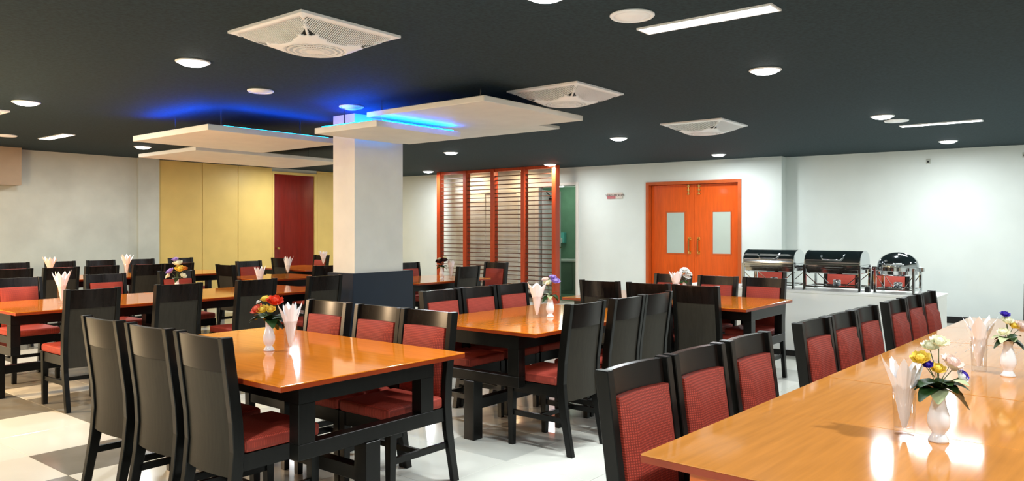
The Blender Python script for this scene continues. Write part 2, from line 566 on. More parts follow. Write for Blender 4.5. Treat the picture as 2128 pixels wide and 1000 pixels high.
PANELS = [  # x0,x1,y0,y1,z bottom, thickness, label
    (3.97, 5.59, 7.01, 8.58, 2.40, 0.06, 'cream square ceiling panel hanging left of the pillar, nearest on that side'),
    (4.73, 5.88, 5.41, 6.34, 2.38, 0.06, 'lowest white ceiling panel touching the front of the pillar'),
    (4.84, 6.33, 4.19, 5.68, 2.50, 0.05, 'large white ceiling panel in front of the pillar towards the right'),
    (6.08, 7.08, 5.00, 7.45, 2.56, 0.035, 'white ceiling panel tucked behind the larger one, right of the pillar'),
    (5.10, 7.55, 9.30, 10.85, 2.44, 0.05, 'cream ceiling panel farthest back, before the yellow wall'),
]
for x0, x1, y0, y1, z, t, lb in PANELS:
    cx, cy = (x0 + x1) / 2, (y0 + y1) / 2
    p = thing('ceiling_panel', lb, 'panel', (cx, cy, z), 0, 'panels hanging round the pillar')
    hx, hy = (x1 - x0) / 2, (y1 - y0) / 2
    obj('board', boxes((-hx, hx, -hy, hy, 0, t, 0.004)), M['pillar'], p)
    for sx in (-1, 1):
        for sy in (-1, 1):
            bm = NB()
            add_tube(bm, [(sx * hx * 0.6, sy * hy * 0.6, t), (sx * hx * 0.6, sy * hy * 0.6, CEIL - z)], 0.006, 6)
            obj('hanger', bm, M['chrome'], p)


def blue_strip(a, b, z, label, power=LED_W, up=True):
    a, b = Vector((a[0], a[1], z)), Vector((b[0], b[1], z))
    c = (a + b) / 2
    s = thing('led_strip', label, 'light', c, 0, 'blue strips on the hanging panels')
    bm = NB()
    add_bar(bm, a - c, b - c, 0.02, 0.012)
    obj('tube', bm, M['led_blue'], s)
    L = bpy.data.lights.new('lamp', 'AREA')
    L.shape = 'RECTANGLE'
    d = b - a
    L.size = d.length
    L.size_y = 0.02
    L.energy = power
    L.color = (0.0, 0.06, 1.0)
    lo_ = bpy.data.objects.new('lamp', L)
    COL.objects.link(lo_)
    lo_.parent = s
    lo_.location = (0, 0, 0.015)
    lo_.rotation_euler = (PI, 0, -math.atan2(d.y, d.x))
    return s


blue_strip((4.12, 7.25), (4.12, 8.45), 2.47, 'blue strip on the left edge of the panel left of the pillar')
blue_strip((4.2, 7.12), (5.5, 7.12), 2.47, 'blue strip on the near edge of the panel left of the pillar')
blue_strip((4.78, 5.55), (4.78, 6.28), 2.448, 'blue strip on the left edge of the panel touching the pillar', 6)
blue_strip((4.86, 5.45), (5.80, 5.45), 2.448, 'bright blue strip on the near edge of the panel touching the pillar')
blue_strip((5.05, 6.32), (5.85, 6.32), 2.448, 'added blue strip on the far edge of the panel touching the pillar', 26)  # strip added above a gap so blue light spills down the pillar
blue_strip((6.6, 5.3), (6.6, 7.2), 2.603, 'blue strip on the panel right of the pillar', 4)

# ================================================================== CEILING LIGHTS, FANS, SPEAKERS
def make_downlight(x, y, label, watt=LAMP_W, warm=False):
    t = thing('downlight', label, 'light', (x, y, CEIL), 0, 'round downlights in the black ceiling')
    bm = NB()
    add_lathe(bm, [(0.104, -0.001), (0.124, -0.001), (0.124, -0.006), (0.116, -0.012), (0.104, -0.010), (0.104, -0.001)], 28)
    obj('trim_ring', bm, M['plastic'], t, True)
    bm = NB()
    add_lathe(bm, [(0, -0.038), (0.042, -0.036), (0.078, -0.028), (0.098, -0.016), (0.104, -0.004), (0, -0.002)], 28)
    obj('diffuser', bm, M['warm'] if warm else M['led_white'], t, True)
    L = bpy.data.lights.new('lamp', 'AREA')
    L.shape = 'DISK'
    L.size = 0.17
    L.energy = watt
    L.color = (1, 0.66, 0.36) if warm else (0.93, 0.98, 1.0)
    lo_ = bpy.data.objects.new('lamp', L)
    COL.objects.link(lo_)
    lo_.parent = t
    lo_.location = (0, 0, -0.044)
    return t


DL = [(2.94, 5.40, 'downlight between the large ceiling fan and the left edge of the photo'),
      (5.89, 2.20, 'downlight in the right half below the long ceiling tube'),
      (9.02, 5.39, 'downlight above the orange double door, left of the third ceiling fan'),
      (12.01, 5.27, 'downlight close to the white wall right of the double door'),
      (11.80, 8.56, 'downlight at the top right of the louvre screen'),
      (11.58, 11.60, 'small downlight left of the louvre screen'),
      (5.48, 11.52, 'downlight under the left corner of the cream hanging panel'),
      (2.85, 8.38, 'downlight near the left edge of the photo'),
      (9.08, 2.09, 'downlight beside a ceiling speaker at the right'),
      (12.21, 1.96, 'downlight next to the white wall under the short ceiling tube'),
      (3.27, 2.40, 'downlight at the top edge of the photo'),
      (8.75, 12.35, 'downlight before the red-brown door')]
for x, y, lb in DL:
    make_downlight(x, y, lb)
for x, y, lb in ((9.0, 8.5, 'downlight hidden behind the hanging panels'), (9.2, -0.9, 'downlight beyond the right edge of the photo, second row'),
                 (5.9, -0.9, 'downlight above the right end of the long row'), (2.9, -0.7, 'downlight above the right of the camera'),
                 (0.0, 2.3, 'downlight above the left of the camera'), (0.0, -0.7, 'downlight straight above the camera'), (12.2, -1.2, 'downlight by the white wall beyond the right edge')):
    make_downlight(x, y, lb, 58 if x < 4 else LAMP_W)
for x, y, lb in ((0.2, 6.4, 'added warm downlight left of the frame, nearest of three'), (0.0, 9.4, 'added warm downlight left of the frame, middle of three'), (1.2, 11.6, 'added warm downlight left of the frame, farthest of three')):
    make_downlight(x, y, lb, 85, True)  # unseen lamps added to warm the left side
make_downlight(12.24, 9.75, 'added warm downlight between the louvre screen and the wall, right one', 9, True)  # this and the next are added to brighten the wall behind the slats
make_downlight(12.2, 11.0, 'added warm downlight between the louvre screen and the wall, left one', 9, True)


def make_tube_light(x, y, length, label, wd=0.13, watt=TUBE_W):
    t = thing('linear_light', label, 'light', (x, y, CEIL), 0, 'linear lights in the black ceiling')
    h = length / 2
    obj('housing', boxes((-wd / 2 - 0.012, -wd / 2, -h - 0.012, h + 0.012, -0.012, -0.001), (wd / 2, wd / 2 + 0.012, -h - 0.012, h + 0.012, -0.012, -0.001),
                         (-wd / 2, wd / 2, -h - 0.012, -h, -0.012, -0.001), (-wd / 2, wd / 2, h, h + 0.012, -0.012, -0.001)), M['plastic'], t)
    obj('diffuser', boxes((-wd / 2, wd / 2, -h, h, -0.010, -0.002)), M['led_white'], t)
    L = bpy.data.lights.new('lamp', 'AREA')
    L.shape = 'RECTANGLE'
    L.size = wd
    L.size_y = length
    L.energy = watt
    L.color = (0.93, 0.98, 1.0)
    lo_ = bpy.data.objects.new('lamp', L)
    COL.objects.link(lo_)
    lo_.parent = t
    lo_.location = (0, 0, -0.016)


make_tube_light(4.25, 1.945, 0.82, 'long bright linear ceiling light at the top right')
make_tube_light(10.1, 1.70, 0.83, 'thin linear ceiling light above the far right wall')
make_tube_light(4.15, 11.15, 0.8, 'linear ceiling light near the grey wall at the left')
make_tube_light(-0.8, 1.9, 0.82, 'linear ceiling light behind the photographer')


def make_speaker(x, y, r, label, dome=0.012):
    t = thing('ceiling_speaker', label, 'speaker', (x, y, CEIL), 0, 'round white ceiling speakers')
    bm = NB()
    add_lathe(bm, [(r * 0.82, -0.001), (r, -0.001), (r, -0.008), (r * 0.93, -0.016), (r * 0.82, -0.014), (r * 0.82, -0.001)], 32)
    obj('rim', bm, M['plastic'], t, True)
    bm = NB()
    add_lathe(bm, [(0, -0.012 - dome), (r * 0.4, -0.012 - dome * 0.8), (r * 0.82, -0.010), (r * 0.82, -0.002), (0, -0.002)], 32)
    obj('grille', bm, M['plastic'], t, True)


make_speaker(3.90, 2.24, 0.13, 'flat round ceiling speaker beside the long linear light')
make_speaker(3.93, 6.05, 0.115, 'round ceiling speaker below the large ceiling fan')
make_speaker(5.01, 6.11, 0.125, 'domed round ceiling speaker above the blue lit panels', 0.03)
make_speaker(9.54, 2.05, 0.13, 'round ceiling speaker just right of a downlight at the right')
make_speaker(3.68, 11.52, 0.13, 'round ceiling speaker near the grey wall at the left edge')

FA = 0.375


FR = 0.195


def fan_z(x, y):
    r = math.hypot(x, y)
    if r <= FR:
        return -0.112 - 0.010 * (1 - (r / FR) ** 2)
    m_ = max(abs(x), abs(y)) / r
    s_ = min(1.0, (r - FR) / (FA / m_ - FR))
    return -0.012 - 0.10 * (1 - s_ ** 1.25)


def arc_depth(u):
    """distance of the cover's curved border from the fan edge, at position u in [-1,1] along that edge"""
    return 0.035 + 0.125 * (1 - u * u)


def make_fan():
    t = thing('ceiling_fan', '', 'fan')
    # cover: grid with the four lens-shaped side openings, the round middle and corner slots left open
    bm = NB()
    N = 56
    vv = {}

    def V(i, j):
        if (i, j) not in vv:
            x, y = -FA + 2 * FA * i / N, -FA + 2 * FA * j / N
            vv[(i, j)] = bm.verts.new((x, y, fan_z(x, y)))
        return vv[(i, j)]
    for i in range(N):
        for j in range(N):
            x, y = -FA + 2 * FA * (i + 0.5) / N, -FA + 2 * FA * (j + 0.5) / N
            if math.hypot(x, y) < FR - 0.008:
                continue
            opening = False
            for (u, d) in ((x, FA - abs(y)), (y, FA - abs(x))):
                if 0.026 < d < arc_depth(u / FA) and abs(u) < FA - 0.05:
                    opening = True
            ax, ay = abs(x), abs(y)
            s = (ax + ay) / 2
            q = abs(ax - ay)
            if 0.205 < s < 0.272 and 0.010 < q < (0.272 - s) * 1.1 + 0.006:
                opening = True
            if opening:
                continue
            bm.faces.new((V(i, j), V(i + 1, j), V(i + 1, j + 1), V(i, j + 1)))
    r = bmesh.ops.extrude_face_region(bm, geom=bm.faces[:])
    bmesh.ops.translate(bm, verts=[g for g in r['geom'] if isinstance(g, bmesh.types.BMVert)], vec=(0, 0, 0.006))
    obj('cover', bm, M['plastic'], t, True)
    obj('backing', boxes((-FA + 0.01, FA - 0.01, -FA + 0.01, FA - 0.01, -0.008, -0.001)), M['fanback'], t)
    obj('rim', boxes((-FA - 0.006, FA + 0.006, -FA - 0.006, -FA + 0.012, -0.016, -0.0005), (-FA - 0.006, FA + 0.006, FA - 0.012, FA + 0.006, -0.016, -0.0005),
                     (-FA - 0.006, -FA + 0.012, -FA + 0.012, FA - 0.012, -0.016, -0.0005), (FA - 0.012, FA + 0.006, -FA + 0.012, FA - 0.012, -0.016, -0.0005)), M['plastic'], t)
    for k in range(4):
        bm = NB()
        n = 46
        for a in range(n):
            u = -FA + 0.05 + (2 * FA - 0.1) * (a + 0.5) / n
            d0, d1_ = 0.02, arc_depth(u / FA) + 0.008
            p0 = (u, FA - d0, fan_z(u, FA - d0) + 0.004)
            p1 = (u, FA - d1_, fan_z(u, FA - d1_) + 0.004)
            add_bar(bm, p0, p1, 0.0065, 0.004)
        bmesh.ops.rotate(bm, verts=bm.verts[:], matrix=Matrix.Rotation(k * PI / 2, 3, 'Z'))
        obj('side_grille', bm, M['plastic'], t)['kind'] = 'stuff'
    bm = NB()
    for rr in (0.05, 0.09, 0.13, 0.165, 0.192):
        z = fan_z(rr, 0)
        add_lathe(bm, [(rr - 0.007, z), (rr + 0.007, z), (rr + 0.007, z + 0.006), (rr - 0.007, z + 0.006), (rr - 0.007, z)], 36)
    for k in range(44):
        a = 2 * PI * k / 44
        c, s = math.cos(a), math.sin(a)
        add_bar(bm, (0.05 * c, 0.05 * s, fan_z(0.05, 0) + 0.003), (0.192 * c, 0.192 * s, fan_z(0.192, 0) + 0.003), 0.005, 0.004)
    add_lathe(bm, [(0, fan_z(0, 0) - 0.001), (0.05, fan_z(0.05, 0) - 0.001), (0.05, fan_z(0.05, 0) + 0.006), (0, fan_z(0, 0) + 0.006)], 24)
    obj('round_grille', bm, M['plastic'], t)['kind'] = 'stuff'
    return t


fan0 = make_fan()
FANS = [(3.005, 4.02, 'largest square white ceiling fan at the upper left of the photo'),
        (5.715, 3.97, 'square white ceiling fan in the middle of the ceiling'),
        (8.48, 3.90, 'smallest square white ceiling fan, above the double door'),
        (2.57, 9.50, 'square white ceiling fan cut by the left edge of the photo')]
for k, (x, y, lb) in enumerate(FANS):
    if k == 0:
        fan0.location = (x, y, CEIL)
        fan0['label'] = lb
        fan0['group'] = 'square ceiling fans'
    else:
        dup(fan0, (x, y, CEIL), 0, lb, 'square ceiling fans')

# added warm lamp outside the frame on the left: it lights the left tables' ends and chairs
wl = thing('added_warm_lamp', 'added warm lamp outside the frame on the left', 'lamp', (0.1, 7.9, 0.0))
bm = NB()
add_lathe(bm, [(0, 0), (0.16, 0), (0.16, 0.02), (0.03, 0.035), (0, 0.035)], 28)
obj('base', bm, M['brass'], wl, True)
bm = NB()
add_tube(bm, [(0, 0, 0.03), (0, 0, 1.25)], 0.012, 10)
obj('pole', bm, M['brass'], wl, True)
bm = NB()
add_lathe(bm, [(0.12, 1.22), (0.17, 1.22), (0.12, 1.55), (0.115, 1.55), (0.115, 1.22)], 28)
obj('lamp_shade', bm, M['warm'], wl, True)
L = bpy.data.lights.new('lamp', 'AREA')
L.shape = 'RECTANGLE'
L.size = 0.3
L.size_y = 0.3
L.energy = WARM_W
L.color = (1, 0.70, 0.42)
lo_ = bpy.data.objects.new('lamp', L)
COL.objects.link(lo_)
lo_.parent = wl
lo_.location = (0.2, 0, 1.38)
lo_.rotation_euler = (0, -R(75), 0)
# washroom ceiling lamp
L = bpy.data.lights.new('washroom_lamp', 'POINT')
L.energy = 16
L.color = (0.8, 1.0, 0.85)
L.shadow_soft_size = 0.08
wlm = thing('washroom_light', 'round ceiling light inside the washroom', 'light', (13.75, 9.7, 2.4))
bm = NB()
add_lathe(bm, [(0, -0.04), (0.07, -0.035), (0.1, -0.01), (0.1, 0), (0, 0)], 20)
obj('diffuser', bm, M['led_white'], wlm, True)
lo_ = bpy.data.objects.new('lamp', L)
COL.objects.link(lo_)
lo_.parent = wlm
lo_.location = (0, 0, -0.14)

# ================================================================== LOUVRE SCREEN
lv = thing('louver_screen', 'tall orange wood louvre screen with thin horizontal slats before the washroom', 'screen', (12.0, 0, 0))
LY = [8.57, 9.33, 10.12, 10.88, 11.65]
for y in LY:
    obj('post', boxes((-0.07, 0.07, y - 0.045, y + 0.045, 0, CEIL - 0.002, 0.004)), M['louver'], lv)
obj('top_rail', boxes((-0.04, 0.04, LY[0] + 0.045, LY[-1] - 0.045, CEIL - 0.06, CEIL - 0.002)), M['louver'], lv)
NS = 29
bm = boxes((-0.028, 0.028, LY[0] + 0.045, LY[-1] - 0.045, -0.0075, 0.0075))
s0 = obj('slat', bm, M['slat'], lv)
for k in range(NS):
    z = 0.08 + k * 0.087
    if k == 0:
        s0.location = (0, 0, z)
    else:
        c = s0.copy()
        COL.objects.link(c)
        c.parent = lv
        c.location = (0, 0, z)

# ================================================================== DINING TABLES
def make_table(L_, W__, orange, label, loc, rz, near=0.05):
    """length along local y, origin on the floor under the centre"""
    t = thing('dining_table', label, 'table', loc, rz, 'dining tables')
    hl, hw = L_ / 2, W__ / 2
    if orange:                                                  # two veneered leaves with a fine joint
        obj('tabletop', boxes((-hw, hw, -hl, -0.0008, TOP - 0.006, TOP, 0.0012)), M['top_reflection'], t)
        obj('tabletop', boxes((-hw, hw, 0.0008, hl, TOP - 0.006, TOP, 0.0012)), M['top_reflection'], t)
    else:
        obj('tabletop', boxes((-hw, hw, -hl, hl, TOP - 0.006, TOP, 0.0015)), M['top_y'], t)
    obj('edge_band', boxes((-hw, hw, -hl, hl, TOP - 0.026, TOP - 0.006)), M['edge'], t)
    am = M['apron_orange'] if orange else M['dark']
    ix, iy = hw - 0.15, hl - 0.04
    ya, yb = -hl + near, hl - 0.05
    obj('apron', boxes((-ix, ix, ya - 0.035, ya - 0.01, TOP - 0.115, TOP - 0.026), (-ix, ix, iy - 0.025, iy, TOP - 0.115, TOP - 0.026),
                       (-ix, -ix + 0.025, ya - 0.01, iy - 0.025, TOP - 0.115, TOP - 0.026), (ix - 0.025, ix, ya - 0.01, iy - 0.025, TOP - 0.115, TOP - 0.026)), am, t)
    bx = 0.31 if orange else ix
    for y in (ya, yb):
        for sx in (-1, 1):
            x = sx * (bx - 0.045)
            obj('post', boxes((x - 0.045, x + 0.045, y - 0.035, y + 0.035, 0.47, TOP - 0.115, 0.002)), am, t)
        obj('beam', boxes((-bx, bx, y - 0.035, y + 0.035, 0.40, 0.47, 0.002)), am, t)
        obj('leg', boxes((-0.045, 0.045, y - 0.045, y + 0.045, 0.0, 0.40, 0.002)), am, t)
    obj('stretcher', boxes((-0.03, 0.03, ya + 0.045, yb - 0.045, 0.20, 0.27, 0.002)), am, t)
    return t


M['top_y'] = mat('orange_table_wood_long', lin(226, 128, 34), 0.075, spec=0.5, var=0.09, scale=3, stretch=(16, 1.0, 9), coat=0.0)
T1c = (2.455, 3.64)
make_table(1.77, 1.14, False, 'orange topped dining table in the left foreground with orange flowers on it', (T1c[0], T1c[1], 0), 0, 0.12)
T2c = (4.67, 3.47)
make_table(1.65, 1.14, False, 'orange topped dining table in the middle with a Y shaped napkin on it', (T2c[0], T2c[1], 0), -PI / 2)
T3c = (6.69, 3.375)
make_table(1.85, 1.12, False, 'orange topped dining table before the orange double door', (T3c[0], T3c[1], 0), 0)
LTA = R(-2.3)
LTo = Vector((1.98, 1.11, 0))
lu = Vector((math.cos(LTA), math.sin(LTA), 0))
ln = Vector((-math.sin(LTA), math.cos(LTA), 0))
for k, lb in enumerate(('nearest table of the long row at the right, its corner in the foreground', 'middle table of the long row at the right', 'farthest table of the long row at the right')):
    c = LTo + lu * (0.775 + 1.554 * k) - ln * 0.60
    make_table(1.545, 1.2, True, lb, c, LTA - PI / 2)
for k, (x, lb) in enumerate(((3.03, 'table of the left row whose lit end is at the left edge of the photo'), (4.585, 'table of the left row that ends beside the pillar'))):
    make_table(1.55, 1.14, False, lb, (x, 7.42, 0), -PI / 2)
for k, (x, lb) in enumerate(((4.35, 'back table by the grey wall, left one'), (5.91, 'back table by the grey wall, right one'))):
    make_table(1.55, 1.14, False, lb, (x, 11.33, 0), -PI / 2)
make_table(1.02, 1.14, False, 'dark looking table left of the pillar with a stemmed napkin glass', (6.29, 9.31, 0), 0)
make_table(1.55, 1.14, False, 'table in front of the red-brown door', (8.17, 11.2, 0), 0)
make_table(1.36, 1.08, False, 'table before the louvre screen with a dark bouquet on it', (7.28, 7.31, 0), -PI / 2)

# ================================================================== CHAIRS
def back_y(z):
    pts = [(0.0, -0.285), (0.12, -0.262), (0.30, -0.228), (0.45, -0.215), (0.58, -0.222), (0.955, -0.272)]
    for (a, ya), (b, yb) in zip(pts, pts[1:]):
        if a <= z <= b:
            return ya + (yb - ya) * (z - a) / (b - a)
    return pts[-1][1]


def curved_board(bm, hw, z0, z1, off0, off1, curve, nz=4, nx=6):
    """board between the posts, concave towards the sitter, between two offsets from the back line"""
    rows = []
    for off in (off0, off1):
        g = []
        for a in range(nz + 1):
            z = z0 + (z1 - z0) * a / nz
            g.append([bm.verts.new((-hw + 2 * hw * i / nx, back_y(z) + off - curve * (1 - (2 * i / nx - 1) ** 2), z)) for i in range(nx + 1)])
        rows.append(g)
    A, B = rows
    for a in range(nz):
        for i in range(nx):
            bm.faces.new((A[a][i], A[a][i + 1], A[a + 1][i + 1], A[a + 1][i]))
            bm.faces.new((B[a][i], B[a + 1][i], B[a + 1][i + 1], B[a][i + 1]))
    for i in range(nx):
        bm.faces.new((A[0][i], B[0][i], B[0][i + 1], A[0][i + 1]))
        bm.faces.new((A[nz][i], A[nz][i + 1], B[nz][i + 1], B[nz][i]))
    for a in range(nz):
        bm.faces.new((A[a][0], A[a + 1][0], B[a + 1][0], B[a][0]))
        bm.faces.new((A[a][nx], B[a][nx], B[a + 1][nx], A[a + 1][nx]))


def make_chair():
    t = thing('dining_chair', '', 'chair')
    HW = 0.21
    for s in (-1, 1):
        bm = NB()
        prev = None
        zs = (0.0, 0.12, 0.30, 0.45, 0.58, 0.70, 0.83, 0.955)
        xa, xb = s * (HW - 0.036), s * HW
        rings = []
        for z in zs:
            yc = back_y(z)
            d = 0.022 if z < 0.2 else 0.027
            rings.append([bm.verts.new(p) for p in ((xa, yc - d, z), (xb, yc - d, z), (xb, yc + d, z), (xa, yc + d, z))])
        for a, b in zip(rings, rings[1:]):
            for i in range(4):
                bm.faces.new((a[i], a[(i + 1) % 4], b[(i + 1) % 4], b[i]))
        bm.faces.new(rings[0][::-1])
        bm.faces.new(rings[-1])
        bmesh.ops.recalc_face_normals(bm, faces=bm.faces[:])
        bmesh.ops.bevel(bm, geom=[e for e in bm.edges if e.calc_face_angle(0) > R(50)], offset=0.003, segments=1, affect='EDGES')
        o = obj('rear_leg', bm, M['dark'], t)
        bm = NB()
        x = s * (HW - 0.026)
        r0 = [bm.verts.new((x + a * 0.017, 0.192 + b * 0.017, 0)) for a, b in ((-1, -1), (1, -1), (1, 1), (-1, 1))]
        r1 = [bm.verts.new((x + a * 0.023, 0.190 + b * 0.023, 0.43)) for a, b in ((-1, -1), (1, -1), (1, 1), (-1, 1))]
        for i in range(4):
            bm.faces.new((r0[i], r0[(i + 1) % 4], r1[(i + 1) % 4], r1[i]))
        bm.faces.new(r0[::-1])
        bm.faces.new(r1)
        obj('front_leg', bm, M['dark'], t)
        bm = NB()
        add_bar(bm, (x, -0.235, 0.215), (x, 0.18, 0.215), 0.02, 0.034)
        obj('stretcher', bm, M['dark'], t)
    bm = NB()
    add_bar(bm, (-HW + 0.03, -0.03, 0.215), (HW - 0.03, -0.03, 0.215), 0.02, 0.03)
    obj('stretcher', bm, M['dark'], t)
    bm = boxes((-HW + 0.045, HW - 0.045, 0.18, 0.208, 0.355, 0.43))
    for s in (-1, 1):
        x = s * (HW - 0.024)
        add_box(bm, x - 0.012, x + 0.012, -0.21, 0.17, 0.355, 0.43)
    obj('seat_frame', bm, M['dark'], t)
    hw = HW - 0.036
    bm = NB()
    curved_board(bm, hw, 0.335, 0.80, -0.016, 0.004, 0.018)
    autosmooth(obj('back_panel', bm, M['panel'], t))
    bm = NB()
    curved_board(bm, hw, 0.80, 0.95, -0.020, 0.006, 0.018, 2)
    autosmooth(obj('top_rail', bm, M['rail'], t))
    # pads
    bm = NB()
    nx, nz = 6, 6
    phw, z0, z1 = 0.162, 0.485, 0.864
    F_ = []
    for a in range(nz + 1):
        v = a / nz
        z = z0 + (z1 - z0) * v
        row = []
        for i in range(nx + 1):
            u = 2 * i / nx - 1
            x = phw * u
            bulge = 0.072 * (1 - abs(u) ** 8) ** 0.5 * (1 - abs(2 * v - 1) ** 8) ** 0.5 if abs(u) < 1 and 0 < v < 1 else 0.0
            y = back_y(z) + 0.0065 + (0.022 if bulge == 0 else 0.022 + (bulge - 0.02) * 0.7) - 0.018 * (1 - u * u)
            row.append(bm.verts.new((x, y, z)))
        F_.append(row)
    B_ = [[bm.verts.new((p.co.x, back_y(p.co.z) + 0.0065 - 0.018 * (1 - (p.co.x / phw) ** 2), p.co.z)) for p in row] for row in F_]
    for a in range(nz):
        for i in range(nx):
            bm.faces.new((F_[a][i], F_[a][i + 1], F_[a + 1][i + 1], F_[a + 1][i]))
            bm.faces.new((B_[a][i], B_[a + 1][i], B_[a + 1][i + 1], B_[a][i + 1]))
    for i in range(nx):
        bm.faces.new((F_[0][i], B_[0][i], B_[0][i + 1], F_[0][i + 1]))
        bm.faces.new((F_[nz][i], F_[nz][i + 1], B_[nz][i + 1], B_[nz][i]))
    for a in range(nz):
        bm.faces.new((F_[a][0], F_[a + 1][0], B_[a + 1][0], B_[a][0]))
        bm.faces.new((F_[a][nx], B_[a][nx], B_[a + 1][nx], F_[a + 1][nx]))
    autosmooth(obj('back_cushion', bm, M['red'], t), 50)
    bm = NB()
    add_box(bm, -HW + 0.008, HW - 0.008, -0.183, 0.222, 0.43, 0.492, 0.022, 3)
    for v in bm.verts:
        if v.co.z > 0.47:
            v.co.z += 0.012 * (1 - (v.co.x / HW) ** 2)
    autosmooth(obj('seat_cushion', bm, M['red_seat'], t), 60)
    return t


chair0 = make_chair()
used = [False]


def place_chair(bx, by, ang, label, group):
    """bx,by: middle of the back's top edge; ang: heading the chair faces, in degrees from +X"""
    a = R(ang)
    x, y = bx + 0.272 * math.cos(a), by + 0.272 * math.sin(a)
    rz = a - PI / 2
    if not used[0]:
        used[0] = True
        chair0.location = (x, y, 0)
        chair0.rotation_euler = (0, 0, rz)
        chair0['label'] = label
        chair0['group'] = group
        return chair0
    return dup(chair0, (x, y, 0), rz, label, group)


g = 'chairs round the left foreground table'
for k, y in enumerate((3.23, 3.72, 4.23)):
    place_chair(1.80, y, 0, ('tall dark chair back in the left foreground, nearest of the three', 'middle of the three dark chair backs in the left foreground',
                             'leftmost of the three dark chair backs in the left foreground')[k], g)
for k, y in enumerate((3.16, 3.58, 4.08)):
    place_chair(3.16, y, 180, ('red padded chair at the right corner of the left foreground table', 'middle red padded chair behind the left foreground table',
                               'left red padded chair behind the left foreground table, beside the napkin glass')[k], g)
g = 'chairs round the middle table'
for k, x in enumerate((4.145, 4.675, 5.1)):
    place_chair(x, 2.72, 90, ('dark chair back at the near left of the middle table', 'second dark chair back along the middle table',
                              'third dark chair back along the middle table')[k], g)
for k, x in enumerate((4.29, 4.73, 5.165)):
    place_chair(x, 4.17, -90, ('left red padded chair at the far side of the middle table', 'centre red padded chair at the far side of the middle table',
                               'right red padded chair at the far side of the middle table')[k], g)
g = 'chairs round the table by the double door'
for k, y in enumerate((2.84, 3.29, 3.79)):
    place_chair(6.0, y, 0, ('black chair back nearest the camera at the table by the double door', 'middle black chair back at the table by the double door',
                            'leftmost black chair back at the table by the double door')[k], g)
for k, y in enumerate((2.76, 3.24, 3.74)):
    place_chair(7.37, y, 180, ('red padded chair in front of the first chafing dish', 'red padded chair right of the white flowers by the double door',
                               'red padded chair mostly hidden behind the napkin by the double door')[k], g)
g = 'chairs along the long right row'
for k, x in enumerate((2.36, 2.80, 3.27, 4.06, 4.49, 4.915, 5.54, 5.965, 6.39)):
    y = 1.345 - 0.042 * (x - 2.36)
    place_chair(x, y, -92.3, ORD[k] + ' red padded chair of the long right row, counted from the camera', g)
g = 'chairs of the left row'
for k, x in enumerate((2.66, 3.37, 4.13, 4.92)):
    place_chair(x, 6.42, 90, ORD[k] + ' black chair back from the left along the left row of tables', g)
for k, x in enumerate((2.80, 3.62, 4.40)):
    place_chair(x, 8.45, -90, ORD[k] + ' red padded chair from the left behind the left row of tables', g)
g = 'chairs of the back tables'
for k, x in enumerate((3.40, 3.93, 4.42, 5.02, 5.46)):
    place_chair(x, 10.40, 90, ORD[k] + ' black chair back from the left at the back tables by the grey wall', g)
for k, x in enumerate((4.04, 4.66, 5.24, 5.86, 6.52)):
    place_chair(x, 12.38, -90, ORD[k] + ' chair from the left standing against the grey and yellow wall side', g)
g = 'chairs near the red-brown door'
place_chair(5.6, 9.45, 0, 'dark chair seen from behind before the second yellow panel joint', g)
place_chair(6.50, 10.32, -90, 'dark brown chair facing the camera behind the short white napkin', g)
place_chair(6.36, 8.26, 90, 'black chair seen from behind just left of the pillar', g)
place_chair(7.50, 11.0, 0, 'dark chair seen from behind at the left jamb of the red-brown door', g)
place_chair(8.86, 11.66, 180, 'red padded chair in front of the red-brown door', g)
g = 'chairs round the louvre table'
place_chair(7.62, 8.04, -90, 'dark chair right of the pillar at the louvre table', g)
place_chair(7.34, 6.62, 90, 'black chair seen from behind at the louvre table', g)
place_chair(8.47, 7.10, 180, 'red padded chair at the end of the louvre table, before the slats', g)
g = 'chairs behind the buffet'
for k, y in enumerate((3.68, 2.78, 2.22)):
    place_chair(10.05, y, 180, 'red padded chair behind the ' + ('first', 'second', 'third')[k] + ' chafing dish', g)
place_chair(8.0, 0.49, 180, 'dark chair at the right edge of the photo beyond the long table', 'chairs along the long right row')

# ================================================================== BUFFET
BX0, BX1, BY0, BY1, BZ = 8.64, 9.22, 1.48, 4.3, 0.75
bf = thing('buffet_counter', 'white buffet counter carrying the three chafing dishes', 'counter', ((BX0 + BX1) / 2, (BY0 + BY1) / 2, 0))
hx, hy = (BX1 - BX0) / 2, (BY1 - BY0) / 2
obj('plinth', boxes((-hx + 0.05, hx - 0.05, -hy + 0.05, hy - 0.05, 0, 0.07)), M['black'], bf)
obj('body', boxes((-hx + 0.01, hx - 0.01, -hy + 0.01, hy - 0.01, 0.07, BZ - 0.03, 0.003)), M['white'], bf)
obj('worktop', boxes((-hx, hx, -hy, hy, BZ - 0.03, BZ, 0.004)), M['white'], bf)


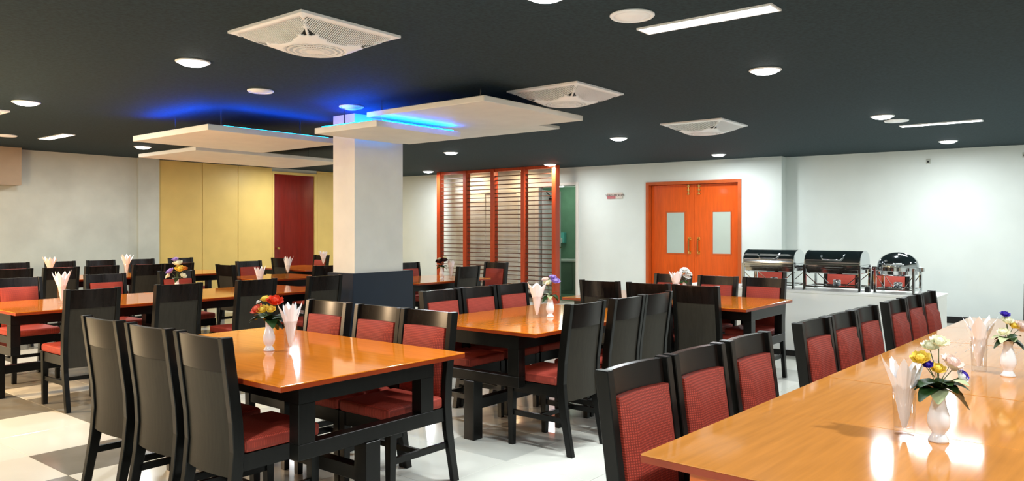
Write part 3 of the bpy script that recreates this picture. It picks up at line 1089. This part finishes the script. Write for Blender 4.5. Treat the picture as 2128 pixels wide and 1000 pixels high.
def legs_and_shelf(t, hx_, hy_, zt):
    for sx in (-1, 1):
        for sy in (-1, 1):
            bm = boxes((sx * hx_ - 0.014, sx * hx_ + 0.014, sy * hy_ - 0.014, sy * hy_ + 0.014, 0, zt, 0.004))
            add_lathe(bm, [(0, 0), (0.022, 0), (0.022, 0.012), (0, 0.012)], 12, sx * hx_, sy * hy_)
            obj('leg', bm, M['chrome'], t)
    bm = NB()
    for sx in (-1, 1):
        add_bar(bm, (sx * hx_, -hy_ + 0.014, 0.045), (sx * hx_, hy_ - 0.014, 0.045), 0.014, 0.014)
    for sy in (-1, 1):
        add_bar(bm, (-hx_ + 0.014, sy * hy_, 0.045), (hx_ - 0.014, sy * hy_, 0.045), 0.014, 0.014)
        add_bar(bm, (-hx_ + 0.012, sy * hy_, 0.18), (-hx_ * 0.5, sy * hy_, 0.06), 0.008, 0.008)
        add_bar(bm, (hx_ - 0.012, sy * hy_, 0.18), (hx_ * 0.5, sy * hy_, 0.06), 0.008, 0.008)
    add_box(bm, -0.07, 0.07, -hy_ + 0.01, hy_ - 0.01, 0.05, 0.058)
    obj('shelf', bm, M['chrome'], t)


def make_chafer(loc, rz, label):
    """rectangular roll top chafing dish: long side along local x, handle towards local -y"""
    t = thing('chafing_dish', label, 'chafing dish', loc, rz, 'chafing dishes')
    hx_, hy_ = 0.29, 0.20
    legs_and_shelf(t, hx_, hy_, 0.285)
    bm = boxes((-hx_ + 0.015, hx_ - 0.015, -hy_ + 0.015, hy_ - 0.015, 0.19, 0.255, 0.008))
    add_box(bm, -hx_ - 0.01, hx_ + 0.01, -hy_ - 0.012, hy_ + 0.012, 0.235, 0.262, 0.004)
    obj('water_pan', bm, M['chrome'], t)
    obj('rim_band', boxes((-hx_ - 0.004, hx_ + 0.004, -hy_ - 0.006, hy_ + 0.006, 0.262, 0.285, 0.003)), M['chrome'], t)
    # roll top lid: half barrel along x
    bm = NB()
    n = 16
    A, B = [], []
    for k in range(n + 1):
        a = PI * k / n
        y, z = -math.cos(a) * 0.198, 0.287 + 0.155 * math.sin(a) ** 0.75
        A.append(bm.verts.new((-hx_ + 0.01, y, z)))
        B.append(bm.verts.new((hx_ - 0.01, y, z)))
    for k in range(n):
        bm.faces.new((A[k], A[k + 1], B[k + 1], B[k]))
    lid = obj('lid', bm, M['chrome_dark'], t, True)
    for sx in (-1, 1):
        bm = NB()
        x = sx * (hx_ - 0.008)
        c = bm.verts.new((x, 0, 0.287))
        ring = [bm.verts.new((x, -math.cos(PI * k / n) * 0.2, 0.287 + 0.157 * math.sin(PI * k / n) ** 0.75)) for k in range(n + 1)]
        for k in range(n):
            bm.faces.new((c, ring[k], ring[k + 1]))
        r = bmesh.ops.extrude_face_region(bm, geom=bm.faces[:])
        for v in [g_ for g_ in r['geom'] if isinstance(g_, bmesh.types.BMVert)]:
            v.co.x += 0.012 * sx
        obj('lid_end', bm, M['chrome'], t)
    bm = NB()
    add_tube(bm, [(-0.12, -0.15, 0.405), (-0.115, -0.185, 0.372), (-0.09, -0.212, 0.345), (0.09, -0.212, 0.345), (0.115, -0.185, 0.372), (0.12, -0.15, 0.405)], 0.008, 8)
    obj('lid_handle', bm, M['chrome'], t, True)
    for sx in (-1, 1):
        bm = NB()
        add_tube(bm, [(sx * (hx_ + 0.01), -0.07, 0.25), (sx * (hx_ + 0.045), -0.06, 0.255), (sx * (hx_ + 0.045), 0.06, 0.255), (sx * (hx_ + 0.01), 0.07, 0.25)], 0.01, 8)
        obj('side_handle', bm, M['black'], t, True)
    bm = NB()
    for x in (-0.0,):
        add_lathe(bm, [(0, 0.058), (0.04, 0.058), (0.042, 0.11), (0.03, 0.115), (0.03, 0.1), (0, 0.1)], 16, x, 0)
    obj('fuel_burner', bm, M['chrome'], t, True)
    return t


CX = (BX0 + BX1) / 2 - 0.02
make_chafer((CX, 3.225, BZ), -PI / 2, 'leftmost of the three chafing dishes, rectangular with a roll top lid')
make_chafer((CX, 2.52, BZ), -PI / 2, 'middle of the three chafing dishes, rectangular with a roll top lid')
t = thing('chafing_dish', 'round chafing dish with a domed lid, rightmost of the three', 'chafing dish', (CX, 1.90, BZ), -PI / 2, 'chafing dishes')
legs_and_shelf(t, 0.185, 0.17, 0.27)
bm = NB()
add_lathe(bm, [(0, 0.185), (0.15, 0.185), (0.185, 0.2), (0.19, 0.235), (0.205, 0.24), (0.205, 0.275), (0, 0.275)], 36)
autosmooth(obj('water_pan', bm, M['chrome'], t))
bm = NB()
add_lathe(bm, [(0.2, 0.277)] + [(0.2 * math.cos(a * PI / 20), 0.285 + 0.15 * math.sin(a * PI / 20)) for a in range(0, 10)] + [(0, 0.435)], 36)
obj('lid', bm, M['chrome_dark'], t, True)
bm = NB()
add_tube(bm, [(-0.09, -0.17, 0.30), (-0.085, -0.225, 0.315), (0.085, -0.225, 0.315), (0.09, -0.17, 0.30)], 0.009, 8)
obj('lid_handle', bm, M['chrome'], t, True)
for s in (-1, 1):
    obj('hinge_block', boxes((s * 0.225 - 0.028, s * 0.225 + 0.028, -0.022, 0.022, 0.23, 0.275, 0.005)), M['chrome'], t)
bm = NB()
add_lathe(bm, [(0, 0.058), (0.04, 0.058), (0.042, 0.11), (0.03, 0.115), (0.03, 0.1), (0, 0.1)], 16)
obj('fuel_burner', bm, M['chrome'], t, True)
fb = thing('fuel_box', 'small black box on the buffet between two chafing dishes', 'box', (CX - 0.1, 2.175, BZ))
obj('body', boxes((-0.03, 0.03, -0.025, 0.025, 0, 0.055, 0.004)), M['black'], fb)
obj('cap', boxes((-0.02, 0.02, -0.015, 0.015, 0.055, 0.065, 0.002)), M['chrome_dark'], fb)

# ================================================================== GLASSES, NAPKINS, VASES, FLOWERS
def make_tumbler(loc, label, s=1.0):
    t = thing('drinking_glass', label, 'glass', loc, 0, 'glasses holding napkins')
    bm = NB()
    add_lathe(bm, [(0, 0.0), (0.029 * s, 0.0), (0.031 * s, 0.004 * s), (0.036 * s, 0.165 * s), (0.0345 * s, 0.165 * s), (0.0295 * s, 0.024 * s), (0, 0.02 * s)], 24)
    obj('bowl', bm, M['glass'], t, True)
    return t


def make_goblet(loc, label, s=1.0):
    t = thing('stemmed_glass', label, 'glass', loc, 0, 'glasses holding napkins')
    bm = NB()
    add_lathe(bm, [(0, 0), (0.036, 0), (0.036, 0.003), (0.01, 0.01), (0.006, 0.02), (0.006, 0.06), (0, 0.06)], 20)
    obj('foot', bm, M['glass'], t, True)
    bm = NB()
    add_lathe(bm, [(0, 0.06), (0.012, 0.062), (0.03, 0.1), (0.04, 0.17), (0.0388, 0.17), (0.0285, 0.1), (0.01, 0.066), (0, 0.065)], 20)
    obj('bowl', bm, M['glass'], t, True)
    return t


def make_napkin(loc, label, h=0.245, z0=0.024, mouth=0.058, points=5, seed=1, neck=0.029, zn=0.14, rot=0.0):
    """folded cloth cone standing in a glass with pointed corners fanned out at the top"""
    rnd = random.Random(seed)
    t = thing('folded_napkin', label, 'napkin', loc, rot, 'folded napkins in glasses')
    n = points * 8 if points > 2 else 28
    for layer in range(2):
        bm = NB()
        rows = []
        hs = [rnd.uniform(0.9, 1.0) for _ in range(points)]
        ws = [rnd.uniform(0.8, 1.1) for _ in range(points)]
        sc = 1.0 if layer == 0 else 0.82
        for a in range(9):
            row = []
            v = a / 8
            for k in range(n):
                q = k / n * points + layer * 0.5
                i = int(q) % points
                f = abs((q % 1) - 0.5) * 2          # 1 at the valley, 0 at the point
                tip = h * hs[i] if layer == 0 else h * hs[i] * 0.97
                top = zn + (tip - zn) * (0.38 + 0.62 * (1 - f))
                z = z0 + (top - z0) * v
                base = 0.006 + (neck - 0.006) * min(1, (z - z0) / (zn - z0)) ** 0.8
                if z > zn:
                    base = neck + (mouth * ws[i] - neck) * ((z - zn) / (h - zn))
                pleat = 1 + 0.02 * (1 if k % 2 else -1) * v + 0.10 * (0.5 - f)
                r = base * sc * pleat
                th = 2 * PI * k / n
                row.append(bm.verts.new((r * math.cos(th), r * math.sin(th), z)))
            rows.append(row)
        for a, b in zip(rows, rows[1:]):
            for k in range(n):
                bm.faces.new((a[k], a[(k + 1) % n], b[(k + 1) % n], b[k]))
        bm.faces.new(rows[0][::-1])
        obj('outer_fold' if layer == 0 else 'inner_fold', bm, M['napkin'], t)
    return t


VPROF = [(0, 0), (0.0285, 0), (0.0295, 0.006), (0.019, 0.022), (0.018, 0.028), (0.028, 0.042), (0.0325, 0.06), (0.031, 0.08), (0.0235, 0.108), (0.0185, 0.13), (0.0185, 0.152), (0.021, 0.16), (0.018, 0.16), (0.0155, 0.14), (0, 0.135)]


def make_vase(loc, label, s=1.0):
    t = thing('flower_vase', label, 'vase', loc, 0, 'white bud vases')
    bm = NB()
    add_lathe(bm, [(r * s, z * s) for r, z in VPROF], 24)
    obj('body', bm, M['porcelain'], t, True)
    return t


def add_petal(bm, base, out, up, L_, W__, cup):
    base, out, up = Vector(base), Vector(out).normalized(), Vector(up).normalized()
    sd = out.cross(up).normalized()
    rows = []
    for a in range(4):
        v = a / 3
        wv = W__ * (0.35, 0.9, 1.0, 0.35)[a]
        c = base + out * (L_ * v) + up * (cup * v * v)
        rows.append([bm.verts.new(c + sd * (wv * s) + up * (0.25 * W__ * abs(s))) for s in (-1, 0, 1)])
    for a, b in zip(rows, rows[1:]):
        for k in range(2):
            bm.faces.new((a[k], a[k + 1], b[k + 1], b[k]))


def rose_bm(r):
    bm = NB()
    bmesh.ops.create_icosphere(bm, subdivisions=2, radius=r * 0.55, matrix=Matrix.Translation((0, 0, r * 0.35)))
    for ring, (n, tilt, rad) in enumerate(((5, 1.15, 0.5), (6, 0.75, 0.62), (7, 0.3, 0.7))):
        for k in range(n):
            a = 2 * PI * k / n + ring * 0.4
            o = Vector((math.cos(a) * math.cos(tilt), math.sin(a) * math.cos(tilt), math.sin(tilt)))
            u = Vector((-math.cos(a) * math.sin(tilt), -math.sin(a) * math.sin(tilt), math.cos(tilt)))
            add_petal(bm, Vector((math.cos(a), math.sin(a), 0)) * r * 0.25, o, u, r * (0.75 + 0.12 * ring), r * 0.5, r * 0.25)
    return bm


def daisy_bm(r, n=11):
    bm = NB()
    for ring in range(2):
        tilt = 0.2 + 0.5 * ring
        for k in range(n):
            a = 2 * PI * (k + 0.5 * ring) / n
            o = Vector((math.cos(a) * math.cos(tilt), math.sin(a) * math.cos(tilt), math.sin(tilt)))
            u = Vector((-math.cos(a) * math.sin(tilt), -math.sin(a) * math.sin(tilt), math.cos(tilt)))
            add_petal(bm, (0, 0, 0.003 * ring), o, u, r * (1 - 0.25 * ring), r * 0.27, -r * 0.1)
    bmesh.ops.create_icosphere(bm, subdivisions=1, radius=r * 0.28, matrix=Matrix.Translation((0, 0, r * 0.15)))
    return bm


def make_bouquet(loc, label, flowers, leaves, seed=0):
    """flowers: (kind, material, dx, dy, dz, radius); loc = vase mouth"""
    rnd = random.Random(seed)
    t = thing('flower_bouquet', label, 'flowers', loc, 0, 'artificial flowers in bud vases')
    for kind, m, dx, dy, dz, r in flowers:
        r *= 1.25
        bm = rose_bm(r) if kind == 'rose' else daisy_bm(r)
        d = Vector((dx, dy, max(dz, 0.01) + 0.02)).normalized()
        q = Vector((0, 0, 1)).rotation_difference((d + Vector((-0.45, -0.35, 0.2))).normalized())
        o = obj('flower', bm, m, t, True)
        o.location = (dx, dy, dz)
        o.rotation_mode = 'QUATERNION'
        o.rotation_quaternion = q
        bm = NB()
        add_tube(bm, [(dx * 0.08, dy * 0.08, -0.02), (dx * 0.35, dy * 0.35, dz * 0.5), (dx, dy, dz)], 0.0014, 5)
        obj('stem', bm, M['stem'], t)
    for k in range(leaves[0]):
        a = 2 * PI * k / leaves[0] + rnd.uniform(-0.3, 0.3)
        Lf = rnd.uniform(0.75, 1.1) * leaves[1]
        rise = rnd.uniform(0.1, 1.2)
        bm = NB()
        c, s = math.cos(a), math.sin(a)
        rows = []
        for i in range(6):
            v = i / 5
            wv = leaves[1] * 0.33 * math.sin(PI * min(0.97, v * 0.93 + 0.05)) ** 0.8
            p = Vector((c * Lf * v, s * Lf * v, Lf * (rise * v - 0.8 * v * v)))
            sd = Vector((-s, c, 0))
            rows.append([bm.verts.new(p + sd * wv * q_ + Vector((0, 0, 0.2 * wv * abs(q_)))) for q_ in (-1, 0, 1)])
        for A, B in zip(rows, rows[1:]):
            for q_ in range(2):
                bm.faces.new((A[q_], A[q_ + 1], B[q_ + 1], B[q_]))
        mm = leaves[2] if len(leaves) > 2 and k in leaves[3] else M['leaf']
        obj('leaf', bm, mm, t, True)
    return t


RED = flower_mat('petal_orange_red', lin(224, 62, 30))
PINK = flower_mat('petal_coral', lin(232, 110, 84))
YEL = flower_mat('petal_yellow', lin(244, 214, 92))
CREAM = flower_mat('petal_cream', lin(248, 244, 214))
WHT = flower_mat('petal_white', lin(246, 244, 238))
PUR = flower_mat('petal_purple', lin(66, 44, 170))
LIL = flower_mat('petal_lilac', lin(176, 150, 214))
PALEP = flower_mat('petal_pale_pink', lin(246, 220, 208))
DRK = flower_mat('petal_dark_plum', lin(60, 34, 40))
ORG = flower_mat('petal_orange', lin(236, 140, 60))

# screen-ish directions on the floor plane, used only to lay flowers out: right of the camera / away from it
rv = Vector((side[0], side[1], 0))
fv = Vector((fwd[0], fwd[1], 0))


def FL(kind, m, right, away, up, r):
    p = rv * right + fv * away
    return (kind, m, p.x, p.y, up, r)


# left foreground table
make_vase((2.41, 3.63, TOP), 'white bud vase with orange red roses on the left foreground table')
make_bouquet((2.41, 3.63, TOP + 0.16), 'orange red and yellow roses in the vase on the left foreground table',
             [FL('rose', RED, 0.032, 0, 0.095, 0.034), FL('rose', PINK, -0.055, -0.005, 0.055, 0.028), FL('rose', YEL, -0.022, -0.02, 0.055, 0.026),
              FL('rose', YEL, -0.018, 0.01, 0.11, 0.022), FL('rose', YEL, 0.02, -0.03, 0.06, 0.02), FL('daisy', WHT, -0.06, 0.01, 0.1, 0.012)],
             (15, 0.10), 3)
make_tumbler((2.47, 3.52, TOP), 'tumbler holding a white napkin on the left foreground table')
make_napkin((2.47, 3.52, TOP), 'white napkin folded in the tumbler on the left foreground table', 0.272, mouth=0.066, points=4, seed=5, rot=0.4)
# middle table
make_tumbler((4.55, 3.42, TOP), 'tumbler holding a Y shaped napkin on the middle table')
make_napkin((4.55, 3.42, TOP), 'white napkin folded into a Y shape on the middle table', 0.272, mouth=0.085, points=2, seed=2, rot=R(38.8))
make_vase((4.655, 3.375, TOP), 'white bud vase with lilac flowers on the middle table')
make_bouquet((4.655, 3.375, TOP + 0.16), 'lilac and cream flowers in the vase on the middle table',
             [FL('rose', LIL, 0.035, 0, 0.1, 0.03), FL('rose', CREAM, -0.02, 0, 0.09, 0.024), FL('rose', LIL, 0.02, 0.02, 0.13, 0.022), FL('rose', PALEP, -0.035, 0.01, 0.115, 0.02)],
             (8, 0.075, M['leaf_pale'], (2, 5)), 8)
# table by the double door
make_tumbler((6.68, 3.36, TOP), 'tumbler holding a napkin on the table by the double door')
make_napkin((6.68, 3.36, TOP), 'pointed white napkin on the table by the double door', 0.28, mouth=0.075, points=3, seed=11, rot=0.7)
make_vase((6.80, 3.33, TOP), 'white bud vase hidden by a chair on the table by the double door')
make_bouquet((6.80, 3.33, TOP + 0.16), 'white petalled flowers on the table by the double door',
             [FL('daisy', WHT, 0.0, 0, 0.1, 0.04), FL('daisy', WHT, 0.035, 0, 0.07, 0.035), FL('daisy', CREAM, -0.03, 0, 0.08, 0.03), FL('daisy', WHT, 0.02, 0, 0.04, 0.035)],
             (6, 0.06), 4)
# long right row
make_tumbler((2.69, 0.555, TOP), 'nearest tumbler holding a napkin, on the long right row')
make_napkin((2.69, 0.555, TOP), 'large white napkin in the nearest tumbler of the long right row', 0.265, mouth=0.068, points=5, seed=21, rot=0.2)
make_vase((2.675, 0.455, TOP), 'nearest white bud vase, on the long right row')
make_bouquet((2.675, 0.455, TOP + 0.16), 'white yellow and purple flowers with dark leaves, nearest bouquet on the long right row',
             [FL('rose', CREAM, 0.0, 0, 0.14, 0.022), FL('rose', CREAM, -0.022, 0.01, 0.125, 0.02), FL('rose', YEL, -0.055, 0, 0.09, 0.022), FL('rose', PUR, -0.04, -0.012, 0.075, 0.012),
              FL('rose', YEL, -0.01, -0.01, 0.06, 0.018), FL('rose', PALEP, 0.035, 0.0, 0.075, 0.026), FL('rose', PALEP, 0.055, 0.02, 0.06, 0.02),
              FL('rose', PUR, 0.065, -0.015, 0.045, 0.013), FL('rose', WHT, 0.055, -0.02, 0.04, 0.016)],
             (17, 0.085, M['leaf_pale'], (0, 9, 12)), 6)
make_tumbler((4.12, 0.535, TOP), 'second tumbler holding a napkin, on the long right row')
make_napkin((4.12, 0.535, TOP), 'white napkin in the second tumbler of the long right row', 0.27, mouth=0.072, points=4, seed=33, rot=0.9)
make_vase((4.06, 0.415, TOP), 'second white bud vase, at the right edge of the photo')
make_bouquet((4.06, 0.415, TOP + 0.16), 'pale yellow and purple flowers in the vase at the right edge of the photo',
             [FL('rose', PUR, -0.015, 0, 0.11, 0.016), FL('rose', CREAM, -0.005, 0, 0.08, 0.02), FL('rose', YEL, 0.015, -0.01, 0.06, 0.018), FL('rose', CREAM, -0.02, 0, 0.03, 0.02), FL('rose', PALEP, 0.05, 0.0, 0.05, 0.028)],
             (13, 0.075, M['leaf_pale'], (1, 4, 6, 8)), 9)
# left row and back tables
make_tumbler((2.80, 7.40, TOP), 'tumbler on the left row of tables, mostly behind a chair')
make_napkin((2.80, 7.40, TOP), 'white fanned napkin on the left row of tables, left of the black chair', 0.305, mouth=0.085, points=4, seed=41, rot=0.1)
make_vase((3.86, 7.40, TOP), 'white bud vase on the left row of tables')
make_bouquet((3.86, 7.40, TOP + 0.16), 'yellow and lilac flowers on the left row of tables',
             [FL('rose', YEL, 0.03, 0, 0.09, 0.04), FL('rose', CREAM, 0.01, 0, 0.15, 0.036), FL('rose', LIL, -0.06, 0, 0.07, 0.034), FL('rose', ORG, 0.06, 0.02, 0.1, 0.026), FL('rose', LIL, -0.015, 0, 0.19, 0.026),
              FL('rose', CREAM, -0.08, 0, 0.03, 0.025), FL('rose', CREAM, 0.06, 0, 0.03, 0.025)], (6, 0.06), 12)
make_tumbler((4.72, 7.28, TOP), 'tumbler at the far end of the left row, behind a black chair')
make_napkin((4.72, 7.28, TOP), 'short white napkin at the far end of the left row of tables', 0.275, mouth=0.068, points=4, seed=51, rot=0.6)
make_tumbler((4.13, 11.3, TOP), 'tumbler on the left back table by the grey wall')
make_napkin((4.13, 11.3, TOP), 'white napkin before the grey wall, left one of two', 0.31, mouth=0.105, points=5, seed=61)
make_tumbler((5.14, 11.3, TOP), 'tumbler on the right back table by the grey wall')
make_napkin((5.14, 11.3, TOP), 'white napkin before the grey wall, right one of two', 0.31, mouth=0.095, points=5, seed=62, rot=0.5)
make_goblet((6.27, 9.0, TOP), 'stemmed glass holding a napkin before the red-brown door')
make_napkin((6.27, 9.0, TOP), 'pleated napkin in a stemmed glass before the red-brown door', 0.30, z0=0.07, mouth=0.075, points=6, seed=71, neck=0.034, zn=0.165)
make_goblet((8.28, 10.85, TOP), 'stemmed glass holding a napkin beside the pillar')
make_napkin((8.28, 10.85, TOP), 'pleated napkin in a stemmed glass beside the pillar', 0.31, z0=0.07, mouth=0.095, points=6, seed=72, neck=0.034, zn=0.165)
# louvre table
make_vase((7.38, 7.14, TOP), 'white bud vase on the louvre table')
make_bouquet((7.38, 7.14, TOP + 0.16), 'dark leafy bouquet on the louvre table',
             [FL('rose', DRK, -0.02, 0, 0.06, 0.045), FL('rose', DRK, 0.03, 0, 0.08, 0.035), FL('rose', CREAM, 0.04, 0, 0.12, 0.02), FL('rose', CREAM, -0.03, 0, 0.1, 0.02)], (9, 0.09), 14)
make_tumbler((7.53, 7.11, TOP), 'tumbler holding a napkin on the louvre table')
make_napkin((7.53, 7.11, TOP), 'tall white napkin on the louvre table', 0.27, mouth=0.07, points=3, seed=81, rot=0.3)
